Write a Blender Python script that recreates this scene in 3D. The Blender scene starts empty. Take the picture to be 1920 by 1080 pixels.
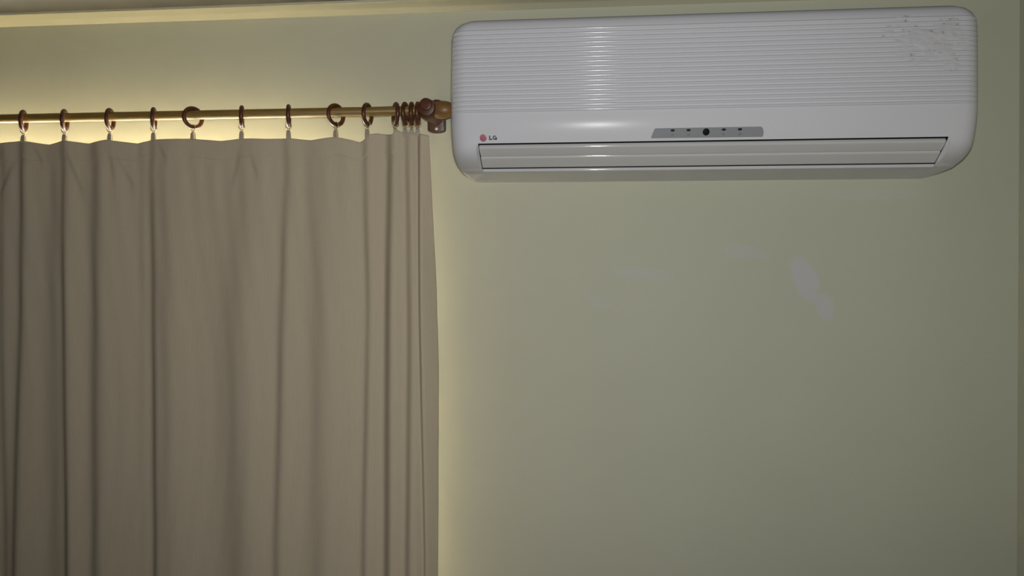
import bpy, bmesh, math, random
import numpy as np
from mathutils import Vector, Matrix, noise

random.seed(7)
SC = bpy.context.scene
COL = SC.collection
H = 1.95            # camera height above the floor; Z below is often given relative to it
CAM_D = 1.53        # camera distance from the window wall (the wall face is the plane Y = 0, the room is Y < 0)

# ------------------------------------------------------------------ camera
cam_data = bpy.data.cameras.new('camera')
cam = bpy.data.objects.new('camera', cam_data)
COL.objects.link(cam)
cam_data.sensor_width = 36.0
cam_data.lens = 36.0 * 1450.0 / 1920.0
cam_data.clip_start = 0.02
yaw, roll = math.radians(6.14), math.radians(0.3)
cam.matrix_world = (Matrix.Translation((0, -CAM_D, H)) @ Matrix.Rotation(yaw, 4, 'Z')
                    @ Matrix.Rotation(math.radians(90), 4, 'X') @ Matrix.Rotation(roll, 4, 'Z'))
SC.camera = cam

# ------------------------------------------------------------------ sky, flash, exposure
SC.view_settings.view_transform = 'Standard'
SC.view_settings.look = 'None'
SC.view_settings.exposure = 0.0
SC.view_settings.gamma = 1.0
SC.view_settings.use_curve_mapping = False

world = bpy.data.worlds.new('sky')
SC.world = world
world.use_nodes = True
bg = world.node_tree.nodes['Background']
bg.inputs['Color'].default_value = (1.0, 0.94, 0.79, 1)      # overcast daylight
bg.inputs['Strength'].default_value = 21.5

fl = bpy.data.lights.new('camera_flash', 'SPOT')             # the flash of the camera that took the picture
fl.energy = 37.5
fl.color = (1.0, 0.985, 0.97)
fl.shadow_soft_size = 0.012
fl.spot_size = math.radians(132)
fl.spot_blend = 1.0
flash = bpy.data.objects.new('camera_flash', fl)
flash.location = (0.006, -CAM_D + 0.01, H + 0.035)
flash_aim = Vector((-0.13, 0, H + 0.18))
flash.rotation_euler = (flash_aim - Vector(flash.location)).to_track_quat('-Z', 'Y').to_euler()
COL.objects.link(flash)

# ------------------------------------------------------------------ helpers
def tag(o, label=None, cat=None, group=None, kind=None):
    if label: o['label'] = label
    if cat: o['category'] = cat
    if group: o['group'] = group
    if kind: o['kind'] = kind
    return o

def empty(name, loc, rz=0.0):
    o = bpy.data.objects.new(name, None)
    o.empty_display_size = 0.03
    o.location = loc
    o.rotation_euler = (0, 0, rz)
    COL.objects.link(o)
    return o

def link(name, me, material, parent=None, smooth=True, angle=35):
    me.materials.clear()
    if material: me.materials.append(material)
    if smooth:
        me.polygons.foreach_set('use_smooth', [True] * len(me.polygons))
        me.set_sharp_from_angle(angle=math.radians(angle))
    o = bpy.data.objects.new(name, me)
    COL.objects.link(o)
    if parent is not None: o.parent = parent
    return o

def from_bm(name, bm, material, parent=None, smooth=True, angle=35):
    bmesh.ops.recalc_face_normals(bm, faces=bm.faces)
    me = bpy.data.meshes.new(name)
    bm.to_mesh(me); bm.free()
    return link(name, me, material, parent, smooth, angle)

def from_data(name, verts, faces, material, parent=None, smooth=True, angle=35):
    me = bpy.data.meshes.new(name)
    me.from_pydata([tuple(map(float, v)) for v in verts], [], faces)
    bm = bmesh.new(); bm.from_mesh(me)
    bmesh.ops.recalc_face_normals(bm, faces=bm.faces)
    bm.to_mesh(me); bm.free()
    me.update()
    return link(name, me, material, parent, smooth, angle)

def add_box(bm, x0, x1, y0, y1, z0, z1, bevel=0.0):
    r = bmesh.ops.create_cube(bm, size=1.0)
    for v in r['verts']:
        v.co = Vector((x0 + (v.co.x + .5) * (x1 - x0), y0 + (v.co.y + .5) * (y1 - y0), z0 + (v.co.z + .5) * (z1 - z0)))
    if bevel > 0:
        edges = list({e for v in r['verts'] for e in v.link_edges})
        bmesh.ops.bevel(bm, geom=edges, offset=bevel, segments=3, profile=.5, affect='EDGES')

def add_lathe(bm, prof, axis, origin, seg=32):
    """prof: (position along axis, radius)"""
    rings = []
    o = Vector(origin)
    a = {'X': Vector((1, 0, 0)), 'Y': Vector((0, 1, 0)), 'Z': Vector((0, 0, 1))}[axis]
    u = {'X': Vector((0, 1, 0)), 'Y': Vector((0, 0, 1)), 'Z': Vector((1, 0, 0))}[axis]
    w = a.cross(u)
    for t, r in prof:
        rings.append([bm.verts.new(o + a * t + (u * math.cos(k * 2 * math.pi / seg) + w * math.sin(k * 2 * math.pi / seg)) * max(r, 1e-5))
                      for k in range(seg)])
    for i in range(len(rings) - 1):
        for k in range(seg):
            bm.faces.new((rings[i][k], rings[i][(k + 1) % seg], rings[i + 1][(k + 1) % seg], rings[i + 1][k]))
    bm.faces.new(rings[0]); bm.faces.new(rings[-1])

def add_torus(bm, R, r, center, m, seg=40, sub=12, squash=1.0):
    """torus round local Z, turned by the 3x3 matrix m"""
    c = Vector(center)
    g = []
    for i in range(seg):
        a = i * 2 * math.pi / seg
        row = []
        for j in range(sub):
            b = j * 2 * math.pi / sub
            p = Vector(((R + r * math.cos(b)) * math.cos(a), (R + r * math.cos(b)) * math.sin(a), r * squash * math.sin(b)))
            row.append(bm.verts.new(c + m @ p))
        g.append(row)
    for i in range(seg):
        for j in range(sub):
            bm.faces.new((g[i][j], g[(i + 1) % seg][j], g[(i + 1) % seg][(j + 1) % sub], g[i][(j + 1) % sub]))

def add_prism(bm, pts, y0, y1):
    """pts: (x, z) outline, extruded from y0 to y1"""
    a = [bm.verts.new((x, y0, z)) for x, z in pts]
    b = [bm.verts.new((x, y1, z)) for x, z in pts]
    bm.faces.new(a); bm.faces.new(b)
    n = len(pts)
    for i in range(n):
        bm.faces.new((a[i], a[(i + 1) % n], b[(i + 1) % n], b[i]))

# ------------------------------------------------------------------ materials
def material(name, color, rough=.5, spec=.5, metal=0.0, coat=0.0):
    m = bpy.data.materials.new(name)
    m.use_nodes = True
    b = m.node_tree.nodes['Principled BSDF']
    b.inputs['Base Color'].default_value = (*color, 1)
    b.inputs['Roughness'].default_value = rough
    b.inputs['Specular IOR Level'].default_value = spec
    b.inputs['Metallic'].default_value = metal
    b.inputs['Coat Weight'].default_value = coat
    return m

class Nodes:
    def __init__(s, m):
        s.t = m.node_tree; s.n = s.t.nodes; s.b = s.n['Principled BSDF']
        s.co = s.n.new('ShaderNodeTexCoord')
    def new(s, kind, **kw):
        n = s.n.new(kind)
        for k, v in kw.items(): setattr(n, k, v)
        return n
    def link(s, a, b): s.t.links.new(a, b)
    def noise(s, scale, detail=3, rough=.5, vec=None):
        n = s.new('ShaderNodeTexNoise')
        n.inputs['Scale'].default_value = scale
        n.inputs['Detail'].default_value = detail
        n.inputs['Roughness'].default_value = rough
        s.link(vec or s.co.outputs['Object'], n.inputs['Vector'])
        return n
    def ramp(s, fac, stops):
        r = s.new('ShaderNodeValToRGB')
        e = r.color_ramp.elements
        while len(e) < len(stops): e.new(.5)
        for k, (p, c) in enumerate(stops):
            e[k].position = p; e[k].color = (*c, 1) if len(c) == 3 else c
        s.link(fac, r.inputs['Fac'])
        return r
    def mix(s, fac, a, b, mode='MIX'):
        m = s.new('ShaderNodeMix', data_type='RGBA', blend_type=mode)
        for sock, v in ((m.inputs[0], fac), (m.inputs[6], a), (m.inputs[7], b)):
            if hasattr(v, 'default_value') or hasattr(v, 'is_linked'): s.link(v, sock)
            elif isinstance(v, (int, float)): sock.default_value = v
            else: sock.default_value = (*v, 1)
        return m.outputs[2]
    def math(s, op, a, b=None):
        m = s.new('ShaderNodeMath', operation=op)
        for k, v in enumerate((a, b)):
            if v is None: continue
            if isinstance(v, (int, float)): m.inputs[k].default_value = v
            else: s.link(v, m.inputs[k])
        return m.outputs[0]
    def bump(s, height, strength, dist):
        b = s.new('ShaderNodeBump')
        b.inputs['Strength'].default_value = strength
        b.inputs['Distance'].default_value = dist
        s.link(height, b.inputs['Height'])
        s.link(b.outputs['Normal'], s.b.inputs['Normal'])

WALL_C = (0.58, 0.56, 0.43)
def wall_material(name, patches=()):
    m = material(name, WALL_C, rough=.62, spec=.3)
    N = Nodes(m)
    big = N.noise(2.3, 3)
    c = N.mix(N.ramp(big.outputs['Fac'], [(.3, (0, 0, 0)), (.7, (1, 1, 1))]).outputs['Color'],
              (0.505, 0.515, 0.405), (0.535, 0.545, 0.430))
    # filled and repainted spots, plus a painted-in streak of light: paler, greyer, each at its own place on the wall
    wob = N.noise(26, 3)
    for (x, z, rx, rz, ang, amt) in patches:
        mp = N.new('ShaderNodeMapping', vector_type='TEXTURE')
        mp.inputs['Location'].default_value = (x, 0, z)
        mp.inputs['Rotation'].default_value = (0, ang, 0)
        mp.inputs['Scale'].default_value = (rx, 1, rz)
        N.link(N.co.outputs['Object'], mp.inputs['Vector'])
        sx = N.new('ShaderNodeSeparateXYZ'); N.link(mp.outputs['Vector'], sx.inputs[0])
        r2 = N.math('ADD', N.math('MULTIPLY', sx.outputs[0], sx.outputs[0]), N.math('MULTIPLY', sx.outputs[2], sx.outputs[2]))
        r = N.math('ADD', N.math('SQRT', r2), N.math('MULTIPLY', N.math('SUBTRACT', wob.outputs['Fac'], .5), 1.1))
        f = N.ramp(r, [(.72, (amt,) * 3), (1.0, (0, 0, 0))]).outputs['Color']
        c = N.mix(f, c, (0.535, 0.53, 0.52))
    st = N.noise(9, 5, .6)
    c = N.mix(N.ramp(st.outputs['Fac'], [(.70, (0, 0, 0)), (.82, (.25, .25, .25))]).outputs['Color'], c, (.5, .43, .28))
    N.link(c, N.b.inputs['Base Color'])
    fine = N.noise(140, 4, .6); wave = N.noise(7, 2)
    N.bump(N.math('ADD', N.math('MULTIPLY', fine.outputs['Fac'], .12), wave.outputs['Fac']), .18, .004)
    return m

# patches below the air conditioner (x, z in metres)
M_wall = wall_material('wall_paint', [
    (0.398, H + 0.022, .026, .050, -0.50, 1.0), (0.437, H - 0.032, .018, .034, -0.35, .95),
    (0.095, H + 0.028, .060, .012, 0.1, .5), (0.285, H + 0.072, .045, .014, 0.15, .5),
    (0.000, H - 0.020, .040, .012, 0.5, .35), (0.52, H + 0.180, .10, .012, 0.0, .3)])  # the last one is a streak of light put into the wall colour
M_wall_side = wall_material('side_wall_paint')
M_trim = material('cornice_paint', (0.62, 0.60, 0.44), .6, .3)
_N = Nodes(M_trim); _N.bump(_N.noise(40, 3).outputs['Fac'], .1, .002)
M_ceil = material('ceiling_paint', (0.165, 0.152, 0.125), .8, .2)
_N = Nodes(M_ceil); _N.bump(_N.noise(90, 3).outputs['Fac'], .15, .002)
M_floor = material('floor_tile', (0.42, 0.38, 0.32), .4, .4)
_N = Nodes(M_floor)
_b = _N.new('ShaderNodeTexBrick'); _b.offset = 0
for k, v in (('Scale', 2.2), ('Mortar Size', .01), ('Brick Width', .8), ('Row Height', .8)): _b.inputs[k].default_value = v
_b.inputs['Color1'].default_value = (.44, .39, .33, 1); _b.inputs['Color2'].default_value = (.40, .36, .30, 1); _b.inputs['Mortar'].default_value = (.25, .23, .2, 1)
_N.link(_N.co.outputs['Object'], _b.inputs['Vector']); _N.link(_b.outputs['Color'], _N.b.inputs['Base Color'])

M_fabric = material('curtain_fabric', (0.46, 0.385, 0.285), .95, .12)
_N = Nodes(M_fabric)
_mp = _N.new('ShaderNodeMapping'); _mp.inputs['Scale'].default_value = (1, 1, .06)
_N.link(_N.co.outputs['Object'], _mp.inputs['Vector'])
_w = _N.noise(420, 3, .6, _mp.outputs['Vector']); _w2 = _N.noise(900, 2, .5); _w3 = _N.noise(3.0, 2)
_c = _N.mix(_N.ramp(_w.outputs['Fac'], [(.3, (0, 0, 0)), (.7, (1, 1, 1))]).outputs['Color'], (.515, .438, .322), (.555, .474, .352))
_c = _N.mix(_N.math('MULTIPLY', _w3.outputs['Fac'], .35), _c, (.51, .46, .345))
_N.link(_c, _N.b.inputs['Base Color'])
_N.bump(_N.math('ADD', _w.outputs['Fac'], _w2.outputs['Fac']), .12, .0008)
_N.b.inputs['Sheen Weight'].default_value = .05

def wood(name, dark, light, rough, coat):
    m = material(name, light, rough, .5, coat=coat)
    N = Nodes(m)
    mp = N.new('ShaderNodeMapping'); mp.inputs['Scale'].default_value = (1, 5, 5)
    N.link(N.co.outputs['Object'], mp.inputs['Vector'])
    n = N.noise(40, 5, .65, mp.outputs['Vector'])
    N.link(N.ramp(n.outputs['Fac'], [(.3, dark), (.7, light)]).outputs['Color'], N.b.inputs['Base Color'])
    N.b.inputs['Coat Roughness'].default_value = .25
    return m
M_ring = wood('red_brown_wood', (0.055, 0.016, 0.006), (0.125, 0.038, 0.013), .42, .12)
M_pole = wood('gilded_pole', (0.20, 0.125, 0.024), (0.25, 0.158, 0.034), .5, .08)
M_finial = wood('honey_wood', (0.17, 0.085, 0.022), (0.24, 0.125, 0.038), .45, .1)
M_plate = wood('dark_brown_wood', (0.050, 0.020, 0.010), (0.10, 0.045, 0.022), .42, .25)
M_metal = material('eyelet_brass', (0.50, 0.40, 0.24), .4, .5, .7)
M_clip = material('clip_grey', (0.42, 0.37, 0.28), .5, .4, .1)
M_screw = material('screw_metal', (0.85, 0.84, 0.82), .3, .5, .6)

def plastic(name, color, rough=.20, spec=.06):
    m = material(name, color, rough, spec)
    N = Nodes(m)
    n = N.noise(5, 4)
    N.link(N.mix(N.math('MULTIPLY', n.outputs['Fac'], .10), color, tuple(c * .86 for c in color)), N.b.inputs['Base Color'])
    N.bump(N.noise(250, 2).outputs['Fac'], .03, .0006)
    return m
M_white = plastic('white_plastic', (0.665, 0.67, 0.705))
M_rib = plastic('rib_plastic', (0.665, 0.67, 0.705), .12, .34)
M_louver = plastic('louver_plastic', (0.60, 0.605, 0.60), .075, .5)
M_lip = plastic('lip_plastic', (0.64, 0.64, 0.66), .08, .5)
M_film = material('tape_residue', (0.42, 0.42, 0.44), .5, .4)
_N = Nodes(M_film)
_n = _N.noise(95, 4, .6)
_N.link(_N.ramp(_n.outputs['Fac'], [(.33, (.42, .42, .43)), (.41, (.61, .61, .64)), (.75, (.66, .665, .695))]).outputs['Color'], _N.b.inputs['Base Color'])
_N.bump(_N.noise(70, 3).outputs['Fac'], .5, .003)
M_slot = material('dark_slot', (0.012, 0.013, 0.016), .7, .2)
M_display = plastic('display_grey', (0.285, 0.295, 0.31), .3)
M_lamp = material('dark_indicator', (0.012, 0.012, 0.015), .5, .15)
M_lens = material('receiver_black', (0.006, 0.007, 0.009), .45, .06)
M_icon = material('icon_print', (0.21, 0.22, 0.235), .4, .4)
M_logo = material('logo_red', (0.40, 0.085, 0.13), .4, .4)
M_logo_line = material('logo_line', (0.50, 0.20, 0.26), .4, .4)
M_text = material('text_slate', (0.055, 0.06, 0.085), .4, .4)
M_frame = material('window_paint', (0.62, 0.60, 0.55), .45, .4)
_N = Nodes(M_frame); _N.bump(_N.noise(60, 2).outputs['Fac'], .05, .001)
M_glass = bpy.data.materials.new('window_glass'); M_glass.use_nodes = True
_t = M_glass.node_tree; _t.nodes.remove(_t.nodes['Principled BSDF'])
_tr = _t.nodes.new('ShaderNodeBsdfTransparent'); _gl = _t.nodes.new('ShaderNodeBsdfGlossy'); _gl.inputs['Roughness'].default_value = .02
_mx = _t.nodes.new('ShaderNodeMixShader'); _mx.inputs[0].default_value = .08
_t.links.new(_tr.outputs[0], _mx.inputs[1]); _t.links.new(_gl.outputs[0], _mx.inputs[2]); _t.links.new(_mx.outputs[0], _t.nodes['Material Output'].inputs['Surface'])

# ------------------------------------------------------------------ the room
XL, XR, YB = -2.9, 0.782, -4.6
CEIL = H + 0.566
WT = 0.20
WX0, WX1, WZ0, WZ1 = -1.80, -0.535, H - 0.95, H + 0.270      # window opening

bm = bmesh.new()
xs = [XL - .1, WX0, WX1, XR + .1]; zs = [-.05, WZ0, WZ1, CEIL + .1]
def wall_cell(i, j): return not (i == 1 and j == 1)
vs = {}
def V(i, j, y):
    k = (i, j, y)
    if k not in vs: vs[k] = bm.verts.new((xs[i], y, zs[j]))
    return vs[k]
for y in (0.0, WT):
    for i in range(3):
        for j in range(3):
            if wall_cell(i, j): bm.faces.new((V(i, j, y), V(i + 1, j, y), V(i + 1, j + 1, y), V(i, j + 1, y)))
for (a, b) in (((1, 1), (2, 1)), ((2, 1), (2, 2)), ((2, 2), (1, 2)), ((1, 2), (1, 1))):
    bm.faces.new((V(*a, 0.0), V(*b, 0.0), V(*b, WT), V(*a, WT)))
tag(from_bm('wall_back', bm, M_wall, smooth=False), kind='structure')

def struct_box(name, m, *b):
    bm = bmesh.new(); add_box(bm, *b)
    return tag(from_bm(name, bm, m, smooth=False), kind='structure')
struct_box('wall_right', M_wall_side, XR, XR + .1, YB, 0.0, 0, CEIL)
struct_box('wall_left', M_wall_side, XL - .1, XL, YB, 0.0, 0, CEIL)
struct_box('wall_front', M_wall_side, XL - .1, XR + .1, YB - .1, YB, 0, CEIL)
struct_box('floor', M_floor, XL - .1, XR + .1, YB - .1, 0.0, -.05, 0)
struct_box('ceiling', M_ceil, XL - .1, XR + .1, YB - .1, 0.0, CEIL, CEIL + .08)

# cornice where wall and ceiling meet: small sloped fillet, then a flat painted band
prof = [(0.0, .553), (-.004, .5535), (-.015, .5590), (-.018, .5596), (-.030, .5603), (-.0445, .5605), (-.046, .5612), (-.046, .566), (0, .566)]
vv, ff = [], []
for x in (XL, XR):
    vv += [(x, y, H + z) for y, z in prof]
n = len(prof)
for i in range(n): ff.append((i, (i + 1) % n, n + (i + 1) % n, n + i))
ff += [tuple(range(n)), tuple(range(n, 2 * n))]
tag(from_data('trim_1', vv, ff, M_trim, angle=20), kind='structure')

# window behind the curtain
win = empty('window_1', ((WX0 + WX1) / 2, .10, WZ0)); tag(win, kind='structure')
def in_win(o):
    o.parent = win; o.matrix_parent_inverse = win.matrix_basis.inverted(); return o
bm = bmesh.new()
fy0, fy1 = .08, .13
xm = (WX0 + WX1) / 2
for b in ((WX0, WX0 + .045, WZ0, WZ1), (WX1 - .045, WX1, WZ0, WZ1), (WX0 + .045, WX1 - .045, WZ0, WZ0 + .045),
          (WX0 + .045, WX1 - .045, WZ1 - .045, WZ1), (xm - .03, xm + .03, WZ0 + .045, WZ1 - .045)):
    add_box(bm, b[0], b[1], fy0, fy1, b[2], b[3], .003)
in_win(from_bm('window_frame', bm, M_frame))
for a, b in ((WX0 + .045, xm - .03), (xm + .03, WX1 - .045)):
    bm = bmesh.new(); add_box(bm, a, b, .103, .107, WZ0 + .045, WZ1 - .045)
    in_win(from_bm('window_pane', bm, M_glass, smooth=False))

# ------------------------------------------------------------------ air conditioner
AX, HW = 0.187, 0.446                 # middle and half width
ac = empty('air_conditioner', (AX, 0, H + .2098))
tag(ac, 'white wall mounted split air conditioner with ribbed front panel', 'air conditioner')
AZ = .2098                            # local zero height, relative to camera height
# (height, depth) of the case's front, top to bottom
PROF = [(.4790, .150), (.4780, .1600), (.4755, .1680), (.4705, .1755), (.4640, .1800), (.4550, .1828), (.4450, .1840), (.4200, .1857),
        (.3800, .1872), (.3400, .1880), (.3060, .1886), (.2950, .1879), (.2850, .1864), (.2750, .1842), (.2650, .1814), (.2548, .1780),
        (.2515, .1760), (.2340, .1510), (.2200, .1300), (.2178, .1268), (.2150, .1210), (.2138, .1080), (.2127, .0850), (.2113, .0500), (.2103, .0200), (.2098, .0020)]
PZ = np.array([p[0] for p in PROF][::-1]); PD = np.array([p[1] for p in PROF][::-1])
def depth(z): return float(np.interp(z, PZ, PD))
def half_width(z):
    w = float(np.interp(z, [.2098, .2120, .2160, .2250, .2400, .2600, .30], [.421, .431, .437, .4415, .444, .4458, .446]))
    r, zt = .034, .479
    if z > zt - r: w -= r - math.sqrt(max(r * r - (z - (zt - r)) ** 2, 0))
    return w
def end_depth(z):                      # the closed ends are rounder than the louvered middle
    u = min(max((.2605 - z) / .0508, 0), 1)
    return max(depth(z), .030 + .150 * (1 - u ** 2.4) ** (1 / 2.4)) if u > 0 else depth(z)
def corner(z): return min(float(np.interp(z, [.2098, .22, .25, .27, .45, .479], [.030, .033, .034, .032, .030, .030])), depth(z) * .85)

OPX = 0.394                            # half width of the louver opening
def contour(z, cols):
    dm, w = depth(z), half_width(z)
    d = end_depth(z); r = min(corner(z), d * .85)
    left = [(-w, 0.0), (-w, (d - r) * .5), (-w, d - r)]
    for k in range(1, 8):
        a = k / 8 * math.pi / 2
        left.append((-w + r - r * math.cos(a), d - r + r * math.sin(a)))
    left += [(-w + r, d), (-OPX - .0035, d)]
    right = [(-x, y) for x, y in reversed(left)]
    return left + [(c, dm) for c in cols] + right

COLS = [-OPX, -.3, -.2, -.1, 0, .1, .2, .3, OPX]
def loft(zlist, cap_top, cap_bottom, skip=None, skew=None):
    verts, faces = [], []
    rows = []
    for z in zlist:
        c = contour(z, [x * (skew(z) if skew else 1) for x in COLS])
        rows.append(range(len(verts), len(verts) + len(c)))
        verts += [(x, -d, z - AZ) for x, d in c]
    n = len(rows[0])
    for i in range(len(rows) - 1):
        for k in range(n - 1):
            if skip and skip(i, k): continue
            faces.append((rows[i][k], rows[i][k + 1], rows[i + 1][k + 1], rows[i + 1][k]))
        faces.append((rows[i][n - 1], rows[i][0], rows[i + 1][0], rows[i + 1][n - 1]))
    if cap_bottom: faces.append(tuple(rows[0]))
    if cap_top: faces.append(tuple(rows[-1]))
    return verts, faces

NL = 12                                # contour index of the first column (left part has 12 points)
z_low = sorted([p[0] for p in PROF if p[0] <= .2549] + [.2100, .2107, .2119, .2132, .2144, .2164, .2190, .2214, .2228, .2243, .2260, .2280, .2300, .2320, .2365, .2390, .2420, .2450, .2485])
i_lo, i_hi = z_low.index(.2178), z_low.index(.2548)
def opening(i, k): return i_lo <= i < i_hi and NL <= k < NL + len(COLS) - 1
v, f = loft(z_low, False, True, opening)
housing = from_data('housing', v, f, M_white, ac, angle=28)
z_up = sorted([p[0] for p in PROF if p[0] >= .2547])
v, f = loft(z_up, True, False)
panel = from_data('front_panel', v, f, M_white, ac, angle=28)

# dark air outlet behind the louvers
bm = bmesh.new()
sec = [(.2170, .1262), (.2172, .09), (.255, .12), (.2552, .1768)]
a = [bm.verts.new((-OPX, -d, z - AZ)) for z, d in sec]; b = [bm.verts.new((OPX, -d, z - AZ)) for z, d in sec]
for i in range(3): bm.faces.new((a[i], a[i + 1], b[i + 1], b[i]))
bm.faces.new(a); bm.faces.new(b)
from_bm('air_outlet', bm, M_slot, ac, smooth=False)

# two louvers closing the outlet
def louver(name, za, zb, xa, xb, bulge, t, m):
    rows = 16; verts = []; faces = []
    nrm_y, nrm_z = -.53, -.85
    L = []
    for i in range(rows + 1):
        s = .5 - .5 * math.cos(math.pi * i / rows)
        z = za + (zb - za) * s; d = depth(za) + (depth(zb) - depth(za)) * s
        e = min(s, 1 - s) * 2
        o = bulge * (1 - (2 * s - 1) ** 2) - .0022 * max(0, 1 - e * 5) ** 2
        w = xa + (xb - xa) * s
        L.append((w, d + o * .53, z - o * .85))
    back = [(w, d - .53 * t, z + .85 * t) for w, d, z in L]
    ring = L + back[::-1]
    n = len(ring)
    for sgn in (-1, 1):
        verts += [(sgn * w, -d, z - AZ) for w, d, z in ring]
    for i in range(n): faces.append((i, (i + 1) % n, n + (i + 1) % n, n + i))
    faces += [tuple(range(n)), tuple(range(n, 2 * n))]
    return from_data(name, verts, faces, m, ac, angle=40)
louver('louver', .2348, .2486, OPX - .0018, OPX - .0008, .0006, .004, M_louver)
louver('louver', .2181, .2343, OPX - .0014, OPX - .0012, .0003, .004, M_louver)

# pale rounded lip under the louvers
bm = bmesh.new()
pts = []
for k in range(12):
    a = k * 2 * math.pi / 12
    pts.append((.1232 + .0040 * math.cos(a), .2150 + .0031 * math.sin(a)))
aa = [bm.verts.new((-OPX + .002, -d, z - AZ)) for d, z in pts]; bb = [bm.verts.new((OPX - .002, -d, z - AZ)) for d, z in pts]
bm.faces.new(aa); bm.faces.new(bb)
for k in range(12): bm.faces.new((aa[k], aa[(k + 1) % 12], bb[(k + 1) % 12], bb[k]))
from_bm('outlet_lip', bm, M_lip, ac, angle=50)

# moulded ribs across the front panel
RIBS, RZ0, RZ1 = 18, .3095, .4510
def rib(z):
    d, w, r = depth(z), half_width(z), corner(z)
    wend = w - .0085
    path = []
    nseg = 7
    amax = 1.0
    for k in range(nseg + 1):
        a = amax * (1 - k / nseg)
        path.append((-(w - r + r * math.sin(a)), d - r + r * math.cos(a)))
    for c in (-.36, -.3, -.2, -.1, 0, .1, .2, .3, .36): path.append((c, d))
    path += [(-x, y) for x, y in reversed(path[:nseg + 1])]
    sec = [(-.0029, -.0010), (-.0025, .0004), (-.0019, .0016), (-.0010, .0025), (0, .0028), (.0010, .0025), (.0019, .0016), (.0025, .0004), (.0029, -.0010)]
    verts, faces = [], []
    m = len(path)
    for i, (x, y) in enumerate(path):
        x0, y0 = path[max(i - 1, 0)]; x1, y1 = path[min(i + 1, m - 1)]
        tx, ty = x1 - x0, y1 - y0; l = math.hypot(tx, ty)
        nx, ny = -ty / l, tx / l
        s = min(1, .22 + .78 * (min(i, m - 1 - i) / 8.0) ** 1.3)
        for (dz, o) in sec:
            oo = o * s if o > 0 else o
            verts.append((x + nx * oo, -(y + ny * oo), z - AZ + dz * (.5 + .5 * s)))
    q = len(sec)
    for i in range(m - 1):
        for k in range(q - 1):
            faces.append((i * q + k, i * q + k + 1, (i + 1) * q + k + 1, (i + 1) * q + k))
        faces.append((i * q + q - 1, i * q, (i + 1) * q, (i + 1) * q + q - 1))
    faces += [tuple(range(q)), tuple(range((m - 1) * q, m * q))]
    return from_data('grille_rib', verts, faces, M_rib, panel, angle=50)
for k in range(RIBS): rib(RZ0 + (RZ1 - RZ0) * k / (RIBS - 1))
# faint upright stays in the grooves between ribs
for x in (-.335, -.158, .02, .198, .33):
    bm = bmesh.new()
    zz = np.linspace(RZ0 - .002, RZ1 + .002, 14)
    fr = [[bm.verts.new((x + s, -(depth(z) + o), z - AZ)) for s, o in ((-.0012, -.001), (-.0009, .0007), (.0009, .0007), (.0012, -.001))] for z in zz]
    for i in range(13):
        for k in range(4): bm.faces.new((fr[i][k], fr[i][(k + 1) % 4], fr[i + 1][(k + 1) % 4], fr[i + 1][k]))
    bm.faces.new(fr[0]); bm.faces.new(fr[-1])
    from_bm('grille_stay', bm, M_white, panel)

# smeared residue of a peeled sticker at the grille's upper right
nx, nz = 60, 50
verts, faces, idx = [], [], {}
def residue_mask(x, z):
    u = (x - .355) / .058; w = (z - .412) / .037
    r = math.sqrt(u * u + w * w + .5 * u * w) + .75 * noise.noise(Vector((x * 34, 3.1, z * 40))) + .25 * noise.noise(Vector((x * 110, 8, z * 130)))
    return 1.0 - r
for j in range(nz):
    for i in range(nx):
        x = .285 + .135 * i / (nx - 1); z = .360 + .096 * j / (nz - 1)
        mk = residue_mask(x, z)
        o = .0012 + .0016 * min(max(mk * 2.2, 0), 1) + .0006 * noise.noise(Vector((x * 90, 0, z * 160)))
        idx[i, j] = len(verts); verts.append((x, -(depth(z) + o), z - AZ))
keep = lambda i, j: residue_mask(.285 + .135 * (i + .5) / (nx - 1), .360 + .096 * (j + .5) / (nz - 1)) > .02
for j in range(nz - 1):
    for i in range(nx - 1):
        if keep(i, j): faces.append((idx[i, j], idx[i + 1, j], idx[i + 1, j + 1], idx[i, j + 1]))
res = from_data('sticker_residue', verts, faces, M_film, panel, angle=60)
res['label'] = 'dull grey smear of sticker residue over the ribs'

# display strip with indicators
dz0, dz1, dx0, dx1 = .2592, .2752, -.0925, .0935
def on_front(z, o): return -(depth(z) + o)
bm = bmesh.new()
out = [(dx0, dz0), (dx1, dz0 - .0004), (dx1 + .0016, dz0 + .002), (dx1 + .0018, dz0 + .008), (dx1, dz1 - .0025), (dx1 - .0028, dz1),
       (dx0 + .0075, dz1), (dx0 + .0055, dz1 - .001), (dx0 + .0025, dz0 + .0085), (dx0 + .0004, dz0 + .003)]
fa = [bm.verts.new((x, on_front(z, .0009), z - AZ)) for x, z in out]; ba = [bm.verts.new((x, on_front(z, -.002), z - AZ)) for x, z in out]
bm.faces.new(fa)
for k in range(len(out)): bm.faces.new((fa[k], fa[(k + 1) % len(out)], ba[(k + 1) % len(out)], ba[k]))
disp = from_bm('display_panel', bm, M_display, panel, smooth=False); disp['label'] = 'grey display strip with dark indicators'

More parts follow.
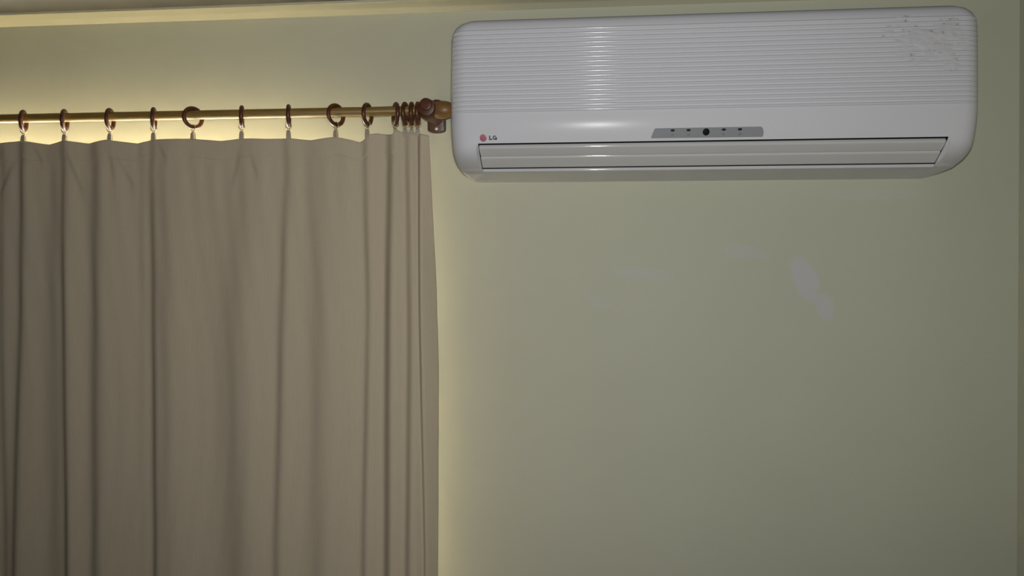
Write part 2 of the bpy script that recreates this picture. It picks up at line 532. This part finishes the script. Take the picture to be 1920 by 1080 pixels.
def disc(name, x, z, rx, rz, m, parent, o0=.0004, o1=.0013, n=20, dome=.3):
    bm = bmesh.new()
    prof = [(1.0, o0), (1.0, o1 - .0002), (.85, o1), (.4, o1 + .0002 * dome)]
    R = []
    for s, o in prof:
        R.append([bm.verts.new((x + rx * s * math.cos(k * 2 * math.pi / n), on_front(z + rz * s * math.sin(k * 2 * math.pi / n), o), z - AZ + rz * s * math.sin(k * 2 * math.pi / n))) for k in range(n)])
    for i in range(3):
        for k in range(n): bm.faces.new((R[i][k], R[i][(k + 1) % n], R[i + 1][(k + 1) % n], R[i + 1][k]))
    bm.faces.new(R[-1]); bm.faces.new(R[0])
    return from_bm(name, bm, m, parent)
for x in (-.0565, -.0298, .0290, .0558):
    disc('indicator_light', x, .2713, .0036, .0019, M_lamp, disp)
disc('receiver_lens', -.0003, .2680, .0058, .0058, M_lens, disp, n=28)
for k, x in enumerate((-.0570, -.0302, .0285, .0552)):
    disc('printed_icon', x, .2640, .0030 + .0006 * (k == 3), .0021 + .0003 * (k == 3), M_icon, disp, .0004, .00105, 8 if k % 2 else 4)

# maker's mark: red disc with a line face, and the letters beside it
lx, lz = -.3845, .2640
logo = disc('logo_disc', lx, lz, .0061, .0061, M_logo, panel, -.0004, .0006, 28, 0); logo['label'] = 'small round red logo with face lines'
def flat(name, polys, m, parent, x0, z0, s, o=.0009):
    bm = bmesh.new()
    for p in polys:
        a = [bm.verts.new((x0 + x * s, on_front(z0 + z * s, o), z0 + z * s - AZ)) for x, z in p]
        b = [bm.verts.new((x0 + x * s, on_front(z0 + z * s, -.0006), z0 + z * s - AZ)) for x, z in p]
        bm.faces.new(a)
        for k in range(len(p)): bm.faces.new((a[k], a[(k + 1) % len(p)], b[(k + 1) % len(p)], b[k]))
    return from_bm(name, bm, m, parent, smooth=False)
def arc(r0, r1, a0, a1, n=14):
    A = [math.radians(a0 + (a1 - a0) * k / n) for k in range(n + 1)]
    return [[(r0 * math.cos(A[k]), r0 * math.sin(A[k])), (r1 * math.cos(A[k]), r1 * math.sin(A[k])),
             (r1 * math.cos(A[k + 1]), r1 * math.sin(A[k + 1])), (r0 * math.cos(A[k + 1]), r0 * math.sin(A[k + 1]))] for k in range(n)]
rect = lambda a, b, c, d: [(a, c), (b, c), (b, d), (a, d)]
flat('logo_lines', arc(.66, .80, 90, 360) + [rect(.25, .80, -.07, .07), rect(-.08, .06, -.40, .45), rect(-.08, .25, -.40, -.27),
     [(-.36 + .12 * math.cos(k * math.pi / 4), .30 + .12 * math.sin(k * math.pi / 4)) for k in range(8)]], M_logo_line, logo, lx, lz, .0061, .00115)
Lx = lx + .0104
flat('logo_letter', [rect(0, .30, 0, 1), rect(0, .78, 0, .27)], M_text, panel, Lx, lz - .0036, .0072)
G = [[(x * 1.06, z) for x, z in q] for q in arc(.24, .5, 45, 360, 16)]
G = [[(x + .5, z + .5) for x, z in q] for q in G] + [rect(.55, 1.02, .36, .56), rect(.76, 1.02, .02, .56)]
flat('logo_letter', G, M_text, panel, Lx + .0066, lz - .0036, .0072)

# ------------------------------------------------------------------ curtain rod, bracket
RD, RZ = .085, .3370
rod = empty('curtain_rod', (-.36, -RD, H + RZ))
tag(rod, 'long golden curtain rod running above the beige curtain', 'curtain rod')
bm = bmesh.new()
add_lathe(bm, [(-1.86, .0085), (-1.8595, .0088), (.0300, .0088), (.0305, .0085)], 'X', (0, 0, 0), 32)
from_bm('pole', bm, M_pole, rod)
bm = bmesh.new()
add_lathe(bm, [(.0300, .0105), (.0305, .0115), (.0345, .0118), (.0400, .0125), (.0450, .0132), (.0500, .0128), (.0530, .0120), (.0560, .0132), (.0600, .0152), (.0650, .0166), (.0710, .0172),
               (.0770, .0167), (.0830, .0150), (.0880, .0122), (.0920, .0080), (.0940, .0035)], 'X', (0, 0, 0), 32)
fin = from_bm('finial', bm, M_finial, rod); fin['label'] = 'honey coloured turned wooden finial'

br = empty('rod_bracket', (-.3175, 0, H + .3420))
tag(br, 'dark brown wooden bracket holding the rod end beside the air conditioner', 'bracket')
# back plate: straight sides, round top, slightly rounded foot
hw_, top_, bot_ = .0182, .0345, -.0325
o2 = []
for k in range(13):
    a = math.pi * k / 12
    o2.append((hw_ * math.cos(a), top_ - hw_ + hw_ * math.sin(a)))
for k in range(9):
    a = math.pi + math.pi * k / 8
    o2.append((hw_ * math.cos(a), bot_ + .006 + .006 * math.sin(a)))
bm = bmesh.new(); add_prism(bm, o2, -.010, 0.0)
ed = [e for e in bm.edges if all(abs(v.co.y + .010) < 1e-6 for v in e.verts)]
bmesh.ops.bevel(bm, geom=ed, offset=.0022, segments=3, profile=.5, affect='EDGES')
from_bm('back_plate', bm, M_plate, br)
# arm: thick turned peg coming forward out of the plate and cupping the rod
bm = bmesh.new()
path = [(-.006, -.004, .0135), (-.018, -.004, .0150), (-.036, -.004, .0160), (-.052, -.004, .0172), (-.066, -.0042, .0182), (-.080, -.0045, .0188),
        (-.092, -.0045, .0186), (-.100, -.0040, .0176), (-.104, -.0030, .0160), (-.1055, .0010, .0118)]
rings = []
for (y, z, r) in path:
    rings.append([bm.verts.new((r * .98 * math.cos(k * math.pi / 16), y, z + r * math.sin(k * math.pi / 16))) for k in range(32)])
for i in range(len(rings) - 1):
    for k in range(32): bm.faces.new((rings[i][k], rings[i][(k + 1) % 32], rings[i + 1][(k + 1) % 32], rings[i + 1][k]))
bm.faces.new(rings[0]); bm.faces.new(rings[-1])
from_bm('arm', bm, M_ring, br)
bm = bmesh.new()
add_lathe(bm, [(-.1095, .0085), (-.1092, .0105), (-.1080, .0118), (-.1050, .0120)], 'Y', (0, 0, .0012), 28)
from_bm('arm_cap', bm, M_ring, br)
bm = bmesh.new()
add_lathe(bm, [(-.0128, .0010), (-.0124, .0024), (-.0115, .0032), (-.0095, .0034)], 'Y', (.001, 0, -.0245), 16)
scr = from_bm('screw', bm, M_screw, br); scr['label'] = 'bright metal screw head'

# ------------------------------------------------------------------ curtain rings with clips
def ring_parts():
    root = empty('curtain_ring', (0, -RD, H + RZ - .0056))
    bm = bmesh.new(); add_torus(bm, .0185, .0041, (0, 0, 0), Matrix.Rotation(math.radians(90), 3, 'Y'), 48, 14)
    from_bm('ring', bm, M_ring, root)
    bm = bmesh.new()
    add_torus(bm, .0058, .0010, (0, 0, -.0195), Matrix.Rotation(math.radians(90), 3, 'X'), 24, 8)
    from_bm('eyelet', bm, M_metal, root)
    clip = empty_part = None
    bm = bmesh.new()
    add_torus(bm, .0024, .0008, (0, 0, -.0276), Matrix.Rotation(math.radians(90), 3, 'X'), 16, 8)
    from_bm('clip_loop', bm, M_metal, root)
    bm = bmesh.new()
    for s in (-1, 1):                                   # two jaws meeting on the curtain's edge
        sec = [(.0022, -.0280, .0006), (.0036, -.0310, .0022), (.0040, -.0390, .0026), (.0041, -.0442, .0022)]
        prev = None
        for hw, z, o in sec:
            cur = [bm.verts.new((-hw, s * o, z)), bm.verts.new((hw, s * o, z)), bm.verts.new((hw, s * (o + .0008), z)), bm.verts.new((-hw, s * (o + .0008), z))]
            if prev:
                for k in range(4): bm.faces.new((prev[k], prev[(k + 1) % 4], cur[(k + 1) % 4], cur[k]))
            else: bm.faces.new(cur)
            prev = cur
        bm.faces.new(prev)
    from_bm('clip', bm, M_clip, root, smooth=False)
    return root
def copy_thing(o):
    c = o.copy(); COL.objects.link(c)
    for ch in o.children:
        d = ch.copy(); COL.objects.link(d); d.parent = c
        d.matrix_parent_inverse = ch.matrix_parent_inverse.copy()
    return c
# (x, turn in degrees, label)
RINGS = [
    (-1.1480, -23, 'brown wooden ring with clip, leftmost of the curtain rings'),
    (-1.0590, -22, 'brown wooden ring with clip, second curtain ring from the left'),
    (-.9620, -13, 'brown wooden ring with clip, third curtain ring from the left'),
    (-.8700, -23, 'narrow edge-on brown ring just left of the big open ring'),
    (-.7880, 34, 'brown ring turned wide open to the viewer, left one of two such rings'),
    (-.6880, -22, 'edge-on brown ring just right of the left open ring'),
    (-.5930, -19, 'edge-on brown ring just left of the right open ring'),
    (-.4985, 30, 'brown ring turned open to the viewer, right one of two such rings'),
    (-.4360, 7, 'half-turned brown ring alone where the curtain top rises'),
    (-.3810, -27, 'brown ring turned the other way, first of the bunched rings'),
    (-.3620, 0, 'dark brown ring, second of the four bunched rings'),
    (-.3495, -8, 'brown ring, third of the four bunched rings'),
    (-.3375, -7, 'brown ring pressed against the bracket, rightmost of all rings')]
proto = ring_parts()
ring_x = []
for k, (x, t, lab) in enumerate(RINGS):
    o = proto if k == 0 else copy_thing(proto)
    o.location = (x, -RD, H + RZ - .0056)
    o.rotation_euler = (0, 0, math.radians(-t))
    tag(o, lab, 'curtain ring', 'wooden rings on the curtain rod')
    for ch in o.children:                               # the clip stays square to the curtain however the ring is turned
        if ch.name.split('.')[0] in ('clip', 'clip_loop', 'eyelet'):
            ch.rotation_euler = (0, 0, math.radians(t * (.35 if abs(t) > 25 else .6)))
    ring_x.append(x)

# ------------------------------------------------------------------ curtain
X0 = -2.02
def px_to_x(px):                                         # fold positions were measured across the cloth at rod depth
    a = math.atan((px - 960) / 1450.0) - yaw
    return math.tan(a) * (CAM_D - RD)
ZT, ZM, ZB = .235, -.06, -.51                            # heights at which folds were measured
# fold flanks facing left (darker): x at the three heights, half width, steepness at the three heights
F = [(3, 3, 12, 5, .45, .45, .5), (40, 40, 31, 6, .75, .75, .75), (98, 98, 105, 12, .40, .55, .48), (119, 123, 130, 5.5, .7, .9, .95), (177, 180, 182, 9, .65, .75, .75),
     (262, 264, 268, 5, .4, .2, .1), (284, 287, 293, 5.5, .6, .85, .9), (308, 311, 315, 12, .34, .44, .28), (455, 436, 447, 20, .28, .55, .62), (392, 400, 415, 20, .1, .12, .16),
     (536, 528, 521, 6, .6, .75, .7), (588, 597, 596, 14, .48, .58, .50), (630, 642, 645, 12, .25, .12, .1), (683, 689, 683, 5, 1.0, 1.0, 1.0),
     (729, 727, 728, 6.5, 1.6, 1.8, 1.7), (763, 769, 768, 5.2, 1.2, 1.4, 1.4), (786, 790, 801, 2.6, 2.4, 2.0, 1.8)]
F = [(px_to_x(a), px_to_x(b), px_to_x(c), w * .00122, s1, s2, s3) for a, b, c, w, s1, s2, s3 in F]
for x in (-1.245, -1.30, -1.37, -1.43, -1.50, -1.56, -1.62, -1.70, -1.76, -1.84, -1.90, -1.97): F.append((x, x + .004, x - .003, .008, .6, .7, .7))
# short diagonal creases under the heading: start, end, half width, steepness
CREASE = [((128, 286), (152, 360), 4, .5), ((26, 305), (2, 365), 4, .45), ((205, 275), (214, 340), 3, .4), ((222, 300), (246, 345), 4, .3), ((298, 272), (312, 300), 3, .4),
          ((452, 275), (436, 345), 4, .4), ((470, 290), (482, 330), 3, .35), ((66, 280), (76, 300), 3, .4), ((640, 285), (656, 340), 4, .3), ((366, 280), (350, 320), 5, .2)]
def px_to_z(py): return (540 - py) / 1450.0 * (CAM_D - RD) * 1.04
# the top edge sags between clips
TOPX = [0, 38, 90, 118, 165, 200, 255, 284, 362, 412, 451, 500, 539, 582, 628, 655, 672, 680, 690, 705, 735, 742, 752, 760, 768, 776, 783, 790, 800, 812]
TOPY = [268.5, 264, 271, 264, 269, 263, 268.5, 262, 260.5, 264.5, 260, 260.5, 259, 263, 257, 262, 266, 262, 252, 249, 252.5, 244.5, 248, 247.5, 251, 249, 253.5, 252.5, 254.5, 255]
def pixel_z(px, py):
    ca, sa = math.cos(yaw), math.sin(yaw); cr, sr = math.cos(roll), math.sin(roll)
    u, v = px - 960, 540 - py
    a = u * cr - v * sr; b = u * sr + v * cr             # undo the roll
    return b / (a * sa + 1450 * ca) * (CAM_D - RD)
topx = np.array([X0] + [px_to_x(p) for p in TOPX]); topz = np.array([.289] + [pixel_z(p, q) for p, q in zip(TOPX, TOPY)])
ncol = 1450
ZEND = -1.86
zrow = np.concatenate([np.linspace(0, .012, 5), np.linspace(.015, .029, 6), np.linspace(.030, .044, 18), np.linspace(.047, .10, 18), np.linspace(.108, .30, 16), np.linspace(.33, 1.0, 18), np.linspace(1.1, 2.14, 8)])
S = np.linspace(0, 1, ncol)
rng = np.random.RandomState(3)
ks = np.exp(-.5 * (np.arange(-250, 251) / 38.0) ** 2); ks /= ks.sum()
verts = np.zeros((len(zrow), ncol, 3))
for r, dz in enumerate(zrow):
    zc = .285 - dz
    xe = float(np.interp(zc, [-2, -.16, .0, .2425, .285], [-.2930, -.2945, -.3000, -.3135, -.3155]))
    X = X0 + (xe - X0) * S
    slope = np.zeros(ncol)
    zz = [ZB, ZM, ZT]
    for (xt, xm_, xb, w, st, sm, sb) in F:
        c = np.interp(zc, zz, [xb, xm_, xt]); s = np.interp(zc, zz, [sb, sm, st])
        g = np.exp(-.5 * ((X - c) / w) ** 2)
        slope += s * 1.2 * g
    for (a, b, w, s) in CREASE:
        za, zb = pixel_z(*a), pixel_z(*b)
        if zb - .02 < zc < za + .01:
            t = np.clip((za - zc) / (za - zb), 0, 1)
            c = px_to_x(a[0]) + (px_to_x(b[0]) - px_to_x(a[0])) * t
            fade = np.sin(np.pi * np.clip((za + .01 - zc) / (za - zb + .03), 0, 1))
            slope += s * fade * np.exp(-.5 * ((X - c) / (w * .00098)) ** 2)
    dx = (xe - X0) / (ncol - 1)
    h = np.cumsum(slope) * dx
    pad = np.concatenate([2 * h[0] - h[250:0:-1], h, 2 * h[-1] - h[-2:-252:-1]])
    h = h - np.convolve(pad, ks, 'valid')
    # tight gathers at the right end hold the depth range down
    h = h * np.interp(dz, [0, .05, .15], [.72, .9, 1.0])
    ztop = np.interp(X, topx, topz)
    Z = ztop + (-.285 + ztop * 0) * 0 - dz * (ztop - ZEND) / (.285 - ZEND)
    # the free right edge swings back towards the wall below the last clip
    h = h - .018 * np.interp(dz, [0, .06, .25], [0, .35, 1]) * np.clip((X - (xe - .042)) / .042, 0, 1) ** 1.5
    Xs = X * (1 + .0125 * np.interp(dz, [0, .06, .25], [0, .35, 1]) * np.clip((X - (xe - .042)) / .042, 0, 1) ** 1.5)
    # heading seam: the doubled hem on top is a little thicker
    seam = .036 + .0012 * np.sin(X * 31) + .0008 * np.sin(X * 83 + 1)
    h = h + .0012 / (1 + np.exp((dz - seam) / .0009)) - .0013 * np.exp(-.5 * ((dz - seam) / .0013) ** 2) * (.6 + .4 * np.sin(X * 27 + 2))
    wr = .0006 * np.sin(X * 190 + 5 * np.sin(zc * 6)) * np.interp(dz, [.02, .06, .2], [0, 1, .4])
    verts[r, :, 0] = Xs; verts[r, :, 1] = -(RD + h + wr); verts[r, :, 2] = H + Z
nr = len(zrow)
ii = np.arange((nr - 1) * ncol).reshape(nr - 1, ncol)[:, :-1].ravel()
faces = np.stack([ii, ii + ncol, ii + ncol + 1, ii + 1], 1)
me = bpy.data.meshes.new('curtain')
me.from_pydata(verts.reshape(-1, 3).tolist(), [], faces.tolist())
me.update()
cur = link('curtain', me, M_fabric, None, True, 180)
tag(cur, 'beige cloth curtain hanging in soft vertical folds from rings, left of air conditioner', 'curtain')
sol = cur.modifiers.new('thickness', 'SOLIDIFY'); sol.thickness = .0014; sol.offset = 0
